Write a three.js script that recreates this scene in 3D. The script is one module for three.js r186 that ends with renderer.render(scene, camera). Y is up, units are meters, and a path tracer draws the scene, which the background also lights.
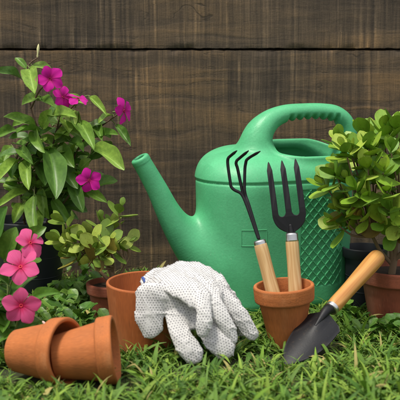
import * as THREE from 'three';
import { mergeGeometries } from 'three/addons/utils/BufferGeometryUtils.js';

// ---------------------------------------------------------------- camera, sky, sun, exposure
const scene = new THREE.Scene();
const camera = new THREE.PerspectiveCamera(24, 1, 0.05, 400);
camera.position.set(0, 0.453, 1.5);
camera.rotation.x = THREE.MathUtils.degToRad(-8);
camera.focus = 1.68; camera.userData.fStop = 8;
const renderer = new THREE.WebGLRenderer({ antialias: true });
renderer.toneMapping = THREE.LinearToneMapping;
renderer.toneMappingExposure = 1.38;
renderer.shadowMap.enabled = true;
{ // bright, lightly overcast sky: smooth, a little stronger overhead than at the horizon
  const w = 64, h = 32, d = new Float32Array(w * h * 4);
  for (let j = 0; j < h; j++) for (let i = 0; i < w; i++) {
    const el = Math.sin((j + 0.5 - h / 2) / h * Math.PI), k = (j * w + i) * 4;
    const b = el > 0 ? 0.4 + 0.5 * el : 0.34;
    d[k] = b * 0.98; d[k + 1] = b; d[k + 2] = b * 1.06; d[k + 3] = 1;
  }
  const sky = new THREE.DataTexture(d, w, h, THREE.RGBAFormat, THREE.FloatType);
  sky.mapping = THREE.EquirectangularReflectionMapping; sky.magFilter = THREE.LinearFilter; sky.needsUpdate = true;
  scene.background = sky; scene.environment = sky;
}
const sun = new THREE.DirectionalLight(new THREE.Color(1, 0.94, 0.82), 2.7);
sun.position.set(-1.0, 3.3, 0.85); sun.castShadow = true; sun.shadow.radius = 22;
Object.assign(sun.shadow.camera, { left: -2, right: 2, top: 2, bottom: -2, near: 0.5, far: 8 });
sun.shadow.mapSize.set(2048, 2048);
scene.add(sun, sun.target);

// ---------------------------------------------------------------- helpers
function rng(seed) { let a = seed >>> 0; return () => { a = (a + 0x6D2B79F5) | 0; let t = Math.imul(a ^ (a >>> 15), 1 | a); t = (t + Math.imul(t ^ (t >>> 7), 61 | t)) ^ t; return ((t ^ (t >>> 14)) >>> 0) / 4294967296; }; }
const V = (x, y, z) => Array.isArray(x) ? new THREE.Vector3(...x) : new THREE.Vector3(x, y, z);
const lin = (r, g, b) => new THREE.Color().setRGB(r, g, b);
const css = (r, g, b) => new THREE.Color().setRGB(r / 255, g / 255, b / 255, THREE.SRGBColorSpace);
const clamp = (x, a = 0, b = 1) => Math.min(b, Math.max(a, x));
const mix = (a, b, t) => a + (b - a) * t;
const sst = (a, b, x) => { const t = clamp((x - a) / (b - a)); return t * t * (3 - 2 * t); };
function hash(x, y, z) { let h = Math.imul(x, 374761393) ^ Math.imul(y, 668265263) ^ Math.imul(z, 2147483647 - 97); h = Math.imul(h ^ (h >>> 13), 1274126177); return ((h ^ (h >>> 16)) >>> 0) / 4294967296; }
function noise(x, y, z = 0) {
  const xi = Math.floor(x), yi = Math.floor(y), zi = Math.floor(z), xf = x - xi, yf = y - yi, zf = z - zi;
  const u = xf * xf * (3 - 2 * xf), v = yf * yf * (3 - 2 * yf), w = zf * zf * (3 - 2 * zf);
  const q = (k) => mix(mix(hash(xi, yi, k), hash(xi + 1, yi, k), u), mix(hash(xi, yi + 1, k), hash(xi + 1, yi + 1, k), u), v);
  return w ? mix(q(zi), q(zi + 1), w) : q(zi);
}
function fbm(x, y, z = 0, n = 4) { let s = 0, a = 0.5, t = 0; for (let i = 0; i < n; i++) { s += a * noise(x, y, z + i * 7); t += a; x *= 2.03; y *= 2.03; a *= 0.5; } return s / t; }
// a computed texture: fn(u, v) gives [r, g, b] 0..255 (colour) or one number 0..1 (relief)
function tex(w, h, fn, colour = true) {
  const d = new Uint8Array(w * h * 4);
  for (let j = 0; j < h; j++) for (let i = 0; i < w; i++) {
    const c = fn((i + 0.5) / w, (j + 0.5) / h), k = (j * w + i) * 4;
    if (colour) { d[k] = clamp(c[0], 0, 255); d[k + 1] = clamp(c[1], 0, 255); d[k + 2] = clamp(c[2], 0, 255); } else d[k] = d[k + 1] = d[k + 2] = clamp(c) * 255;
    d[k + 3] = 255;
  }
  const t = new THREE.DataTexture(d, w, h); t.wrapS = t.wrapT = THREE.RepeatWrapping; t.magFilter = THREE.LinearFilter; t.minFilter = THREE.LinearMipmapLinearFilter; t.generateMipmaps = true;
  if (colour) t.colorSpace = THREE.SRGBColorSpace; t.needsUpdate = true; return t;
}
const std = (o) => new THREE.MeshStandardMaterial(o), phys = (o) => new THREE.MeshPhysicalMaterial(o);
const taken = new Map();
function numbered(name) { const n = taken.get(name) ?? 0; taken.set(name, n + 1); return n ? `${name}_${String(n).padStart(3, '0')}` : name; }
function thing(name, label, category, pos = [0, 0, 0], group) {
  const o = new THREE.Group(); o.name = numbered(name); o.position.set(...pos); o.userData = { label, category }; if (group) o.userData.group = group; scene.add(o); return o;
}
function part(name, geo, mat, parent, label) {
  const m = new THREE.Mesh(geo, mat); m.name = name; m.castShadow = m.receiveShadow = true; if (label) m.userData.label = label; parent.add(m); return m;
}
function basis(o, x, y, z, p) { o.matrixAutoUpdate = true; const m = new THREE.Matrix4().makeBasis(x, y, z); o.quaternion.setFromRotationMatrix(m); if (p) o.position.copy(p); }
// orient o so that local +y runs along dir and local +z leans to the hint
function aim(o, dir, hint, p) { const y = dir.clone().normalize(), z = hint.clone().addScaledVector(y, -hint.dot(y)).normalize(), x = new THREE.Vector3().crossVectors(y, z); basis(o, x, y, z, p); }
function tube(points, radius, segs = 24, radial = 8, taper) {
  const c = new THREE.CatmullRomCurve3(points.map((p) => p.isVector3 ? p : V(p)), false, 'centripetal'), g = new THREE.TubeGeometry(c, segs, radius, radial, false);
  const P = g.attributes.position, q = new THREE.Vector3();
  if (taper) for (let i = 0; i <= segs; i++) { const ctr = c.getPointAt(i / segs), s = taper(i / segs); for (let j = 0; j <= radial; j++) { const k = i * (radial + 1) + j; q.fromBufferAttribute(P, k).sub(ctr).multiplyScalar(s).add(ctr); P.setXYZ(k, q.x, q.y, q.z); } }
  const caps = [g];
  for (const [t, f] of [[0, -1], [1, 1]]) { const s = new THREE.SphereGeometry(radius * (taper ? taper(t) : 1), radial, 5); const p = c.getPointAt(t); s.translate(p.x, p.y, p.z); caps.push(s); }
  return mergeGeometries(caps);
}
function lathe(profile, seg = 64) { return new THREE.LatheGeometry(profile.map(([r, y]) => new THREE.Vector2(r, y)), seg); }

// surface nets over a distance field; the vertices are pulled onto the surface and take the field's own normals
function surface(f, lo, hi, h, classify) {
  const nx = Math.ceil((hi[0] - lo[0]) / h) + 1, ny = Math.ceil((hi[1] - lo[1]) / h) + 1, nz = Math.ceil((hi[2] - lo[2]) / h) + 1;
  const F = new Float32Array(nx * ny * nz), id = (i, j, k) => i + nx * (j + ny * k), idx = new Int32Array(nx * ny * nz).fill(-1), pos = [];
  // far cells are skipped: the field is first read on a coarse grid
  const S = 4; const far = h * S * 1.9;
  for (let k = 0; k < nz; k += S) for (let j = 0; j < ny; j += S) for (let i = 0; i < nx; i += S) {
    const c = f(lo[0] + (i + S / 2) * h, lo[1] + (j + S / 2) * h, lo[2] + (k + S / 2) * h), skip = Math.abs(c) > far * 1.6;
    for (let c3 = k; c3 < Math.min(nz, k + S); c3++) for (let b = j; b < Math.min(ny, j + S); b++) for (let a = i; a < Math.min(nx, i + S); a++) F[id(a, b, c3)] = skip ? c : f(lo[0] + a * h, lo[1] + b * h, lo[2] + c3 * h);
  }
  for (let k = 0; k < nz - 1; k++) for (let j = 0; j < ny - 1; j++) for (let i = 0; i < nx - 1; i++) {
    let n = 0, sx = 0, sy = 0, sz = 0, inside = 0; const v = [];
    for (let c = 0; c < 8; c++) { const q = F[id(i + (c & 1), j + ((c >> 1) & 1), k + (c >> 2))]; v.push(q); if (q < 0) inside++; }
    if (inside === 0 || inside === 8) continue;
    for (let a = 0; a < 8; a++) for (const bit of [1, 2, 4]) if (!(a & bit)) { const b = a | bit; if ((v[a] < 0) !== (v[b] < 0)) { const t = v[a] / (v[a] - v[b]); n++; sx += (a & 1) + (bit === 1 ? t : 0); sy += ((a >> 1) & 1) + (bit === 2 ? t : 0); sz += (a >> 2) + (bit === 4 ? t : 0); } }
    idx[id(i, j, k)] = pos.length / 3; pos.push(lo[0] + (i + sx / n) * h, lo[1] + (j + sy / n) * h, lo[2] + (k + sz / n) * h);
  }
  const nor = new Float32Array(pos.length), e = h * 0.4;
  const grad = (x, y, z) => [(f(x + e, y, z) - f(x - e, y, z)) / (2 * e), (f(x, y + e, z) - f(x, y - e, z)) / (2 * e), (f(x, y, z + e) - f(x, y, z - e)) / (2 * e)];
  for (let i = 0; i < pos.length; i += 3) {
    let g = grad(pos[i], pos[i + 1], pos[i + 2]), l2 = g[0] ** 2 + g[1] ** 2 + g[2] ** 2 || 1;
    const d = clamp(f(pos[i], pos[i + 1], pos[i + 2]) / Math.max(l2, 0.2), -h * 0.4, h * 0.4);
    for (let a = 0; a < 3; a++) pos[i + a] -= g[a] * d;
    g = grad(pos[i], pos[i + 1], pos[i + 2]); l2 = Math.hypot(...g) || 1;
    for (let a = 0; a < 3; a++) nor[i + a] = g[a] / l2;
  }
  const tris = {};
  const quad = (a, b, c, d, flip) => { if (a < 0 || b < 0 || c < 0 || d < 0) return; const key = classify ? classify((pos[a * 3] + pos[c * 3]) / 2, (pos[a * 3 + 1] + pos[c * 3 + 1]) / 2, (pos[a * 3 + 2] + pos[c * 3 + 2]) / 2) : 'all'; (tris[key] ??= []).push(...(flip ? [a, c, b, a, d, c] : [a, b, c, a, c, d])); };
  for (let k = 1; k < nz - 1; k++) for (let j = 1; j < ny - 1; j++) for (let i = 1; i < nx - 1; i++) {
    const s = F[id(i, j, k)] < 0;
    if (s !== F[id(i + 1, j, k)] < 0) quad(idx[id(i, j - 1, k - 1)], idx[id(i, j, k - 1)], idx[id(i, j, k)], idx[id(i, j - 1, k)], !s);
    if (s !== F[id(i, j + 1, k)] < 0) quad(idx[id(i - 1, j, k - 1)], idx[id(i - 1, j, k)], idx[id(i, j, k)], idx[id(i, j, k - 1)], !s);
    if (s !== F[id(i, j, k + 1)] < 0) quad(idx[id(i - 1, j - 1, k)], idx[id(i, j - 1, k)], idx[id(i, j, k)], idx[id(i - 1, j, k)], !s);
  }
  const out = {};
  for (const key in tris) { // box-mapped uv in metres, one face direction per triangle
    const T = tris[key], P = new Float32Array(T.length * 3), N = new Float32Array(T.length * 3), U = new Float32Array(T.length * 2);
    for (let t = 0; t < T.length; t += 3) {
      const ax = [0, 0, 0]; for (let c = 0; c < 3; c++) for (let a = 0; a < 3; a++) { P[(t + c) * 3 + a] = pos[T[t + c] * 3 + a]; N[(t + c) * 3 + a] = nor[T[t + c] * 3 + a]; ax[a] += Math.abs(nor[T[t + c] * 3 + a]); }
      const m = ax.indexOf(Math.max(...ax)), u = m === 0 ? 2 : 0, w = m === 1 ? 2 : 1;
      for (let c = 0; c < 3; c++) { U[(t + c) * 2] = P[(t + c) * 3 + u]; U[(t + c) * 2 + 1] = P[(t + c) * 3 + w]; }
    }
    const g = new THREE.BufferGeometry(); g.setAttribute('position', new THREE.BufferAttribute(P, 3)); g.setAttribute('normal', new THREE.BufferAttribute(N, 3)); g.setAttribute('uv', new THREE.BufferAttribute(U, 2)); out[key] = g;
  }
  return out;
}
const smin = (a, b, k) => { const h = Math.max(k - Math.abs(a - b), 0) / k; return Math.min(a, b) - h * h * k / 4; };
const smax = (a, b, k) => -smin(-a, -b, k);
// distance to a tapered capsule
function cone(px, py, pz, a, b, ra, rb) {
  const bx = b[0] - a[0], by = b[1] - a[1], bz = b[2] - a[2], x = px - a[0], y = py - a[1], z = pz - a[2];
  const t = clamp((x * bx + y * by + z * bz) / (bx * bx + by * by + bz * bz));
  return Math.hypot(x - bx * t, y - by * t, z - bz * t) - mix(ra, rb, t);
}
const VINCA_LEAVES = [[[-.328,.432,-.26],[-.363,.45,-.2],.024],[[-.315,.454,-.25],[-.294,.415,-.17],.03],[[-.311,.457,-.26],[-.276,.453,-.27],.018],[[-.322,.45,-.27],[-.346,.473,-.28],.014],[[-.3,.341,-.24],[-.347,.369,-.19],.026],[[-.295,.338,-.23],[-.325,.345,-.17],.022],[[-.346,.338,-.28],[-.374,.33,-.22],.022],[[-.292,.341,-.24],[-.274,.377,-.22],.024],[[-.279,.363,-.24],[-.223,.373,-.17],.026],[[-.309,.338,-.24],[-.279,.311,-.16],.022],[[-.22,.357,-.22],[-.188,.317,-.15],.024],[[-.2,.324,-.24],[-.151,.338,-.2],.022],[[-.2,.31,-.22],[-.134,.285,-.14],.026],[[-.28,.308,-.23],[-.25,.234,-.13],.042],[[-.321,.287,-.24],[-.309,.242,-.17],.024],[[-.336,.283,-.26],[-.365,.254,-.18],.026],[[-.34,.306,-.26],[-.306,.285,-.2],.02],[[-.224,.266,-.24],[-.203,.286,-.23],.02],[[-.242,.343,-.27],[-.269,.324,-.24],.02],[[-.251,.318,-.26],[-.21,.311,-.19],.02],[[-.206,.402,-.25],[-.17,.374,-.2],.014],[[-.161,.368,-.24],[-.183,.358,-.2],.014],[[-.156,.349,-.24],[-.126,.318,-.19],.016],[[-.233,.373,-.26],[-.218,.342,-.2],.02],[[-.263,.4,-.28],[-.213,.387,-.28],.018],[[-.282,.342,-.3],[-.271,.391,-.33],.024],[[-.254,.299,-.3],[-.223,.317,-.33],.024],[[-.271,.309,-.27],[-.23,.281,-.2],.024],[[-.294,.308,-.28],[-.327,.306,-.25],.022],[[-.195,.355,-.26],[-.178,.327,-.2],.018],[[-.305,.274,-.26],[-.282,.246,-.2],.026],[[-.263,.274,-.26],[-.224,.241,-.2],.026],[[-.297,.4,-.27],[-.322,.39,-.22],.022],[[-.307,.393,-.28],[-.267,.387,-.22],.02],[[-.192,.309,-.27],[-.16,.306,-.22],.018],[[-.309,.221,-.24],[-.302,.16,-.18],.028],[[-.24,.245,-.24],[-.213,.199,-.18],.026],[[-.326,.221,-.28],[-.376,.202,-.22],.02],[[-.303,.227,-.28],[-.285,.175,-.24],.024],[[-.212,.225,-.24],[-.172,.212,-.2],.018],[[-.279,.208,-.26],[-.242,.172,-.22],.022],[[-.341,.197,-.29],[-.349,.168,-.24],.022],[[-.296,.191,-.28],[-.296,.159,-.22],.02],[[-.267,.212,-.28],[-.237,.223,-.3],.022],[[-.351,.213,-.3],[-.382,.232,-.32],.022],[[-.273,.192,-.27],[-.251,.157,-.24],.018],[[-.37,.27,-.3],[-.394,.292,-.3],.022],[[-.246,.271,-.29],[-.216,.24,-.25],.022],[[-.366,.305,-.32],[-.373,.281,-.28],.022]];
const VINCA_STEMS = [[[-.335,.14,-.33],[-.314,.24,-.29],[-.299,.319,-.26],[-.315,.379,-.26],[-.319,.456,-.26],[-.301,.471,-.26]],[[-.323,.14,-.33],[-.296,.254,-.3],[-.269,.334,-.26],[-.256,.379,-.25],[-.25,.398,-.24]],[[-.312,.14,-.33],[-.255,.245,-.28],[-.215,.321,-.24],[-.177,.35,-.24],[-.147,.371,-.23]],[[-.32,.14,-.33],[-.264,.193,-.28],[-.222,.243,-.23],[-.206,.251,-.2]],[[-.343,.14,-.33],[-.347,.22,-.3],[-.347,.281,-.27],[-.316,.32,-.25],[-.301,.342,-.25]],[[-.304,.14,-.33],[-.254,.223,-.27],[-.208,.287,-.24],[-.192,.31,-.23]],[[-.269,.334,-.26],[-.246,.371,-.26],[-.228,.389,-.24]],[[-.347,.22,-.3],[-.314,.265,-.27],[-.278,.309,-.24]],[[-.304,.14,-.33],[-.263,.23,-.28],[-.221,.237,-.25],[-.198,.212,-.24]],[[-.315,.379,-.26],[-.296,.412,-.25],[-.274,.427,-.23]]];
const MAGENTA = [[[-.269,.433,-.2],[.15,.1,1],.026],[[-.249,.4,-.22],[.75,.45,.75],.022],[[-.222,.398,-.22],[.35,.95,.4],.022],[[-.137,.376,-.2],[.9,.1,.42],.026],[[-.198,.254,-.17],[.1,.05,1],.0235]];
const PINK = [[[-.266,.181,.05],[.55,.45,.7],.026],[[-.277,.148,.075],[-.05,.7,.75],.031],[[-.271,.096,.11],[.05,.12,1],.03]];
const PINK_LEAVES = [[[-.314,.145,.02],[-.295,.202,.03],.03],[[-.293,.163,.03],[-.247,.205,.03],.022],[[-.266,.097,.08],[-.215,.119,.11],.02],[[-.333,.161,.02],[-.312,.235,.02],.034],[[-.301,.112,.04],[-.323,.145,.08],.03],[[-.304,.092,.06],[-.324,.074,.1],.03],[[-.285,.145,.02],[-.257,.147,.0],.024],[[-.321,.177,.0],[-.335,.205,.02],.03],[[-.289,.049,.08],[-.316,.033,.1],.026],[[-.283,.066,.06],[-.257,.065,.03],.022],[[-.304,.07,.05],[-.303,.055,.1],.022],[[-.317,.113,.04],[-.293,.095,.02],.024],[[-.343,.032,.02],[-.351,.09,.05],.03],[[-.349,.111,.0],[-.366,.147,.03],.03]];
const PINK_STEMS = [[[-.31,-.028,.05],[-.301,.057,.05],[-.305,.112,.04],[-.296,.147,.03],[-.275,.174,.04]],[[-.313,-.032,.05],[-.311,.057,.05],[-.299,.114,.05],[-.282,.141,.065]],[[-.307,-.028,.05],[-.291,.038,.07],[-.276,.085,.095]],[[-.322,-.032,.04],[-.329,.066,.02],[-.333,.142,.01],[-.325,.179,.01]],[[-.307,-.028,.05],[-.283,.063,.06],[-.265,.072,.07],[-.245,.068,.09]]];
const PINK_BUD = [-.243,.067,.092];
const JADE_TIPS = [[.249,.322,-.17],[.267,.322,-.15],[.236,.267,-.12],[.22,.247,-.14],[.261,.305,-.12],[.288,.317,-.11],[.324,.344,-.16],[.343,.351,-.14],[.326,.311,-.1],[.309,.279,-.08],[.285,.284,-.09],[.266,.247,-.09],[.285,.234,-.08],[.315,.243,-.07],[.245,.203,-.13],[.301,.256,-.1],[.324,.214,-.08],[.259,.221,-.15],[.371,.326,-.12],[.376,.271,-.1],[.403,.348,-.15],[.362,.226,-.09],[.392,.207,-.1],[.339,.27,-.07],[.3,.335,-.2],[.318,.32,-.2],[.376,.289,-.18],[.283,.266,-.2],[.435,.287,-.2],[.362,.322,-.22],[.443,.235,-.18],[.316,.21,-.15],[.247,.314,-.1],[.28,.293,-.14],[.309,.308,-.13],[.343,.286,-.12],[.3,.263,-.13],[.335,.259,-.13],[.26,.257,-.12],[.36,.24,-.14],[.33,.335,-.15],[.242,.178,-.13],[.282,.2,-.1],[.315,.188,-.09],[.344,.193,-.08],[.265,.211,-.12],[.268,.176,-.16],[.342,.165,-.1]];
const JADE_ROOT = [.343,.106,-.15];
const SMALL_TIPS = [[-.144,.2,-.17],[-.178,.178,-.17],[-.223,.178,-.17],[-.246,.177,-.18],[-.249,.147,-.16],[-.225,.145,-.15],[-.202,.151,-.14],[-.225,.117,-.15],[-.194,.113,-.13],[-.164,.149,-.15],[-.149,.136,-.16],[-.134,.14,-.17],[-.169,.124,-.13],[-.182,.14,-.12],[-.209,.123,-.17],[-.239,.121,-.2],[-.167,.163,-.22],[-.198,.155,-.2]];
const SMALL_ROOT = [-.171,.064,-.17];
const GLOVE_UPPER = [[[[[-.079,.108,.012],.014,.34,[.1,.85,.5]],[[-.048,.118,.042],.02,.3,[.1,.85,.5]],[[-.023,.114,.07],.019,.3,[.1,.85,.5]],[[-.002,.101,.088],.015,.34,[.1,.45,.9]]],[[[-.075,.111,.008],.014,.34,[.1,.85,.5]],[[-.026,.122,.016],.026,.3,[.1,.85,.5]],[[.01,.115,.026],.023,.3,[.1,.85,.5]],[[.029,.104,.042],.015,.34,[.4,.7,.5]]],[[[-.038,.119,.03],.024,.3,[.1,.85,.5]],[[-.006,.114,.048],.025,.3,[.1,.85,.5]],[[.016,.1,.066],.016,.34,[.1,.45,.9]]]],[[[-.003,.104,.084],.0105,.5,[.1,.45,.9]],[[.005,.09,.101],.0098,.55,[.1,.45,.9]],[[.007,.074,.11],.0096,.6,[0,.3,1]],[[.004,.056,.113],.0086,.65,[0,.3,1]]],[[[.011,.106,.066],.0118,.46,[.1,.45,.9]],[[.026,.085,.086],.0112,.48,[.1,.45,.9]],[[.04,.063,.094],.011,.52,[0,.3,1]],[[.049,.043,.095],.0098,.58,[0,.3,1]]],[[[.025,.11,.045],.0115,.46,[.1,.45,.9]],[[.047,.085,.056],.0112,.48,[.1,.45,.9]],[[.066,.06,.062],.0108,.52,[0,.3,1]],[[.082,.039,.062],.0096,.58,[0,.3,1]]],[[[.029,.107,.02],.011,.5,[.1,.45,.9]],[[.055,.074,.016],.0105,.5,[.1,.45,.9]],[[.069,.029,.01],.0095,.55,[0,.3,1]]]];
const GLOVE_LOWER = [[[[[-.071,.105,.02],.016,.36,[0,.8,.6]],[[-.05,.102,.06],.014,.36,[0,.7,.7]],[[-.034,.081,.066],.0165,.34,[.1,.45,.9]],[[-.025,.061,.076],.0165,.36,[.1,.45,.9]]],[[[-.047,.101,.056],.016,.36,[.1,.45,.9]],[[-.019,.085,.056],.02,.34,[.1,.45,.9]],[[.005,.063,.066],.0185,.36,[.1,.45,.9]]],[[[-.089,.108,.07],.0085,.55,[0,.3,1]],[[-.07,.108,.07],.0085,.55,[0,.3,1]],[[-.05,.102,.068],.01,.5,[0,.3,1]]]],[[[-.079,.1,.073],.0182,.3,[0,.3,1]],[[-.079,.083,.075],.0188,.3,[0,.3,1]],[[-.079,.068,.077],.0182,.32,[0,.3,1]],[[-.077,.054,.079],.016,.36,[0,.3,1]]],[[[-.037,.073,.072],.0148,.42,[.1,.45,.9]],[[-.032,.052,.09],.0142,.42,[.1,.45,.9]],[[-.023,.034,.102],.014,.46,[0,.3,1]],[[-.011,.019,.106],.0128,.5,[0,.3,1]]],[[[-.003,.071,.066],.016,.4,[.1,.45,.9]],[[.012,.054,.084],.0156,.42,[.1,.45,.9]],[[.026,.038,.095],.0156,.46,[0,.3,1]],[[.038,.024,.1],.0142,.5,[0,.3,1]]],[[[.011,.072,.056],.0125,.5,[.1,.45,.9]],[[.038,.038,.05],.0115,.5,[.1,.45,.9]],[[.048,.006,.044],.0105,.55,[0,.3,1]]],[[[.013,.077,.04],.012,.5,[.1,.45,.9]],[[.048,.038,.03],.0105,.5,[.1,.45,.9]]]];
const CUFF_UPPER = [[-.091,.111,.011],[-.106,.107,.003]];
const RAKE = {rim:[.117,.098,-.012],ferrule:[.099,.167,-.024],split:[.071,.242,-.05],tines:[[[.096,.175,-.026],[.076,.231,-.045],[.071,.242,-.049],[.067,.247,-.05],[.057,.252,-.051],[.052,.257,-.052],[.05,.267,-.053],[.046,.296,-.056],[.046,.301,-.056],[.047,.305,-.055],[.05,.308,-.053],[.06,.319,-.03]],[[.096,.175,-.027],[.078,.231,-.045],[.072,.245,-.052],[.068,.261,-.055],[.062,.289,-.058],[.06,.295,-.058],[.061,.3,-.057],[.065,.304,-.055],[.079,.319,-.03]],[[.097,.175,-.026],[.08,.231,-.044],[.076,.242,-.049],[.074,.252,-.05],[.074,.262,-.052],[.075,.291,-.056],[.076,.296,-.056],[.077,.301,-.055],[.081,.305,-.053],[.098,.318,-.03]]]};
const FORK = {rim:[.156,.101,-.012],ferrule:[.151,.176,-.024],tip:[.136,.298,-.055]};

// ================================================================ THE SETTING
const LAWN = { x: 0.85, z0: -0.5, z1: 0.62 };
{ // soil under the grass; beyond the lawn in view it goes on as mown green
  const soilMap = tex(512, 512, (u, v) => { const n = fbm(u * 40, v * 40, 1), g = fbm(u * 9, v * 9, 5); return [mix(34, 66, n), mix(36, 66, n) + g * 10, mix(20, 34, n)]; });
  soilMap.repeat.set(240, 240);
  const g = new THREE.PlaneGeometry(240, 240); g.rotateX(-Math.PI / 2);
  const m = part('ground', g, std({ map: soilMap, roughness: 1 }), scene); m.userData = { kind: 'structure', label: 'dark soil beneath the lawn grass' };
}
const plankMats = [];
for (let k = 0; k < 2; k++) {
  const W = 2048, H = 640, sx = 1.72, sy = 0.54, o = k * 37;
  const saw = [], streak = [];
  for (let i = 0; i < W; i++) { // band-saw marks: fine upright lines and a few broader pale ones, never evenly spaced
    const x = i / W * sx * 100;
    saw.push(0.45 * noise(x * 2.6, o) + 0.35 * noise(x * 5.5, o + 9) + 0.2 * noise(x * 11, o + 11)); streak.push(sst(0.52, 0.95, 0.65 * noise(x * 1.05, o + 3) + 0.35 * noise(x * 3.3, o + 4)));
  }
  const relief = new Float32Array(W * H);
  const map = tex(W, H, (u, v) => {
    const i = Math.floor(u * W), j = Math.floor(v * H), x = i / W * sx * 100, y = j / H * sy * 100; // cm
    const col = (Math.floor(i + ((y - 25) * 0.012 + (noise(x * 0.08, y * 0.1, o + 20) - 0.5) * 0.4) * W / (sx * 100)) + W) % W;
    const grain = fbm(x * 0.05, y * 0.8 + fbm(x * 0.05, y * 0.2, o + 5, 3) * 5, o + 7, 5), fibre = noise(x * 0.9, y * 8, o + 9), pore = noise(x * 7, y * 9, o + 8), patch = fbm(x * 0.07 + 4, y * 0.13, o + 13, 4);
    const mod = 0.35 + 1.2 * noise(x * 0.5, y * 0.11, o + 2), scratch = noise(i * 0.8, j * 0.04, 5 + o);
    let t = 0.31 + 0.4 * (grain - 0.5) + 0.06 * (fibre - 0.5) + 0.1 * (pore - 0.5) + 0.4 * (saw[col] - 0.5) * mod + 0.36 * streak[col] * mod * noise(x * 1.7, y * 0.35, o + 31) + 0.34 * (patch - 0.5) + 0.14 * (scratch - 0.5);
    t *= 1 - 0.55 * Math.exp(-(((grain - 0.44) / 0.008) ** 2)) * sst(0.4, 0.6, patch + (fibre - 0.5) * 0.4); // drying cracks along the grain
    t = clamp(t); relief[j * W + i] = t;
    const warm = clamp(0.38 + (patch - 0.5) * 1.5 + (grain - 0.5) * 0.8 - k * 0.2);
    return [mix(46, mix(162, 178, warm), t), mix(39, mix(137, 138, warm), t), mix(32, mix(108, 90, warm), t)];
  });
  const bump = tex(W, H, (u, v) => relief[Math.floor(v * H) * W + Math.floor(u * W)], false);
  plankMats.push(std({ map, bumpMap: bump, bumpScale: 0.0018, roughness: 0.86 }));
}
{ // the wall of heavy rough-sawn planks; edges are chipped, the joint is a real gap
  const wall = thing('plank_wall', 'dark rough sawn plank wall with wide horizontal boards behind the watering can', 'wall', [0, 0, -0.5]);
  [[-0.03, 0.4902], [0.4926, 0.985]].forEach(([y0, y1], k) => {
    const nx = 420, ny = 64, W = 3.44, T = 0.045, g = new THREE.BoxGeometry(W, y1 - y0, T, nx, ny, 1), P = g.attributes.position, N = g.attributes.normal, U = g.attributes.uv;
    for (let i = 0; i < P.count; i++) {
      let x = P.getX(i), y = P.getY(i), z = P.getZ(i); const hh = (y1 - y0) / 2;
      U.setXY(i, x / 1.72 + 0.5, (y + hh) / 0.54);
      const near = hh - Math.abs(y); // distance from the long edge
      const chip = Math.max(0, fbm(x * 38, (y > 0 ? 3 : 9) + k, 2, 4) - 0.54) * 0.014 + 0.0005;
      if (z > 0) { z += (fbm(x * 6, y * 9, k + 4, 3) - 0.5) * 0.003; const c = clamp(1 - near / (chip * 1.2 + 0.0015)); z -= c * c * chip * 1.1; }
      if (near < 0.001) y -= Math.sign(y) * (fbm(x * 60, k * 5 + (y > 0 ? 1 : 2), 8, 3) * 0.0022);
      P.setXYZ(i, x, y, z);
    }
    g.computeVertexNormals();
    const m = part('plank', g, plankMats[k], wall); m.position.set(0, (y0 + y1) / 2, -T / 2);
  });
  part('backing_board', new THREE.BoxGeometry(3.4, 0.2, 0.03), plankMats[0], wall).position.set(0, 0.4915, -0.0625);
  for (const x of [-1.5, -0.3, 0.9, 1.62]) { const p = part('post', new THREE.BoxGeometry(0.09, 1.0, 0.07), plankMats[0], wall); p.position.set(x, 0.47, -0.115); }
}

// ================================================================ WATERING CAN
const canGreen = (() => {
  const mottle = tex(1024, 1024, (u, v) => { const n = fbm(u * 14, v * 14, 3), f = noise(u * 240, v * 240, 4); const k = 0.92 + 0.12 * n + 0.05 * f, dust = sst(0.86, 0.97, noise(u * 330, v * 330, 41)) * sst(0.45, 0.7, fbm(u * 9, v * 9, 43)) * 0.35; return [mix(86 * k, 170, dust), mix(176 * k, 186, dust), mix(124 * k, 160, dust)]; });
  const b = tex(1024, 1024, (u, v) => 0.5 * noise(u * 400, v * 400, 6) + 0.5 * noise(u * 170, v * 170, 7), false);
  for (const t of [mottle, b]) { t.repeat.set(2, 2); t.offset.set(0.62, 0.02); }
  const rough = tex(512, 512, (u, v) => { const n = fbm(u * 14, v * 14, 31, 4), s = sst(0.72, 0.9, noise(u * 30 + v * 6, v * 300, 33)) * sst(0.5, 0.7, fbm(u * 9, v * 9, 35)); return 0.62 + 0.3 * (n - 0.5) + 0.3 * s; }, false); rough.repeat.set(2, 2); rough.offset.set(0.62, 0.02);
  return phys({ map: mottle, bumpMap: b, bumpScale: 0.00013, roughnessMap: rough, roughness: 0.74, specularIntensity: 0.8 });
})();
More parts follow.
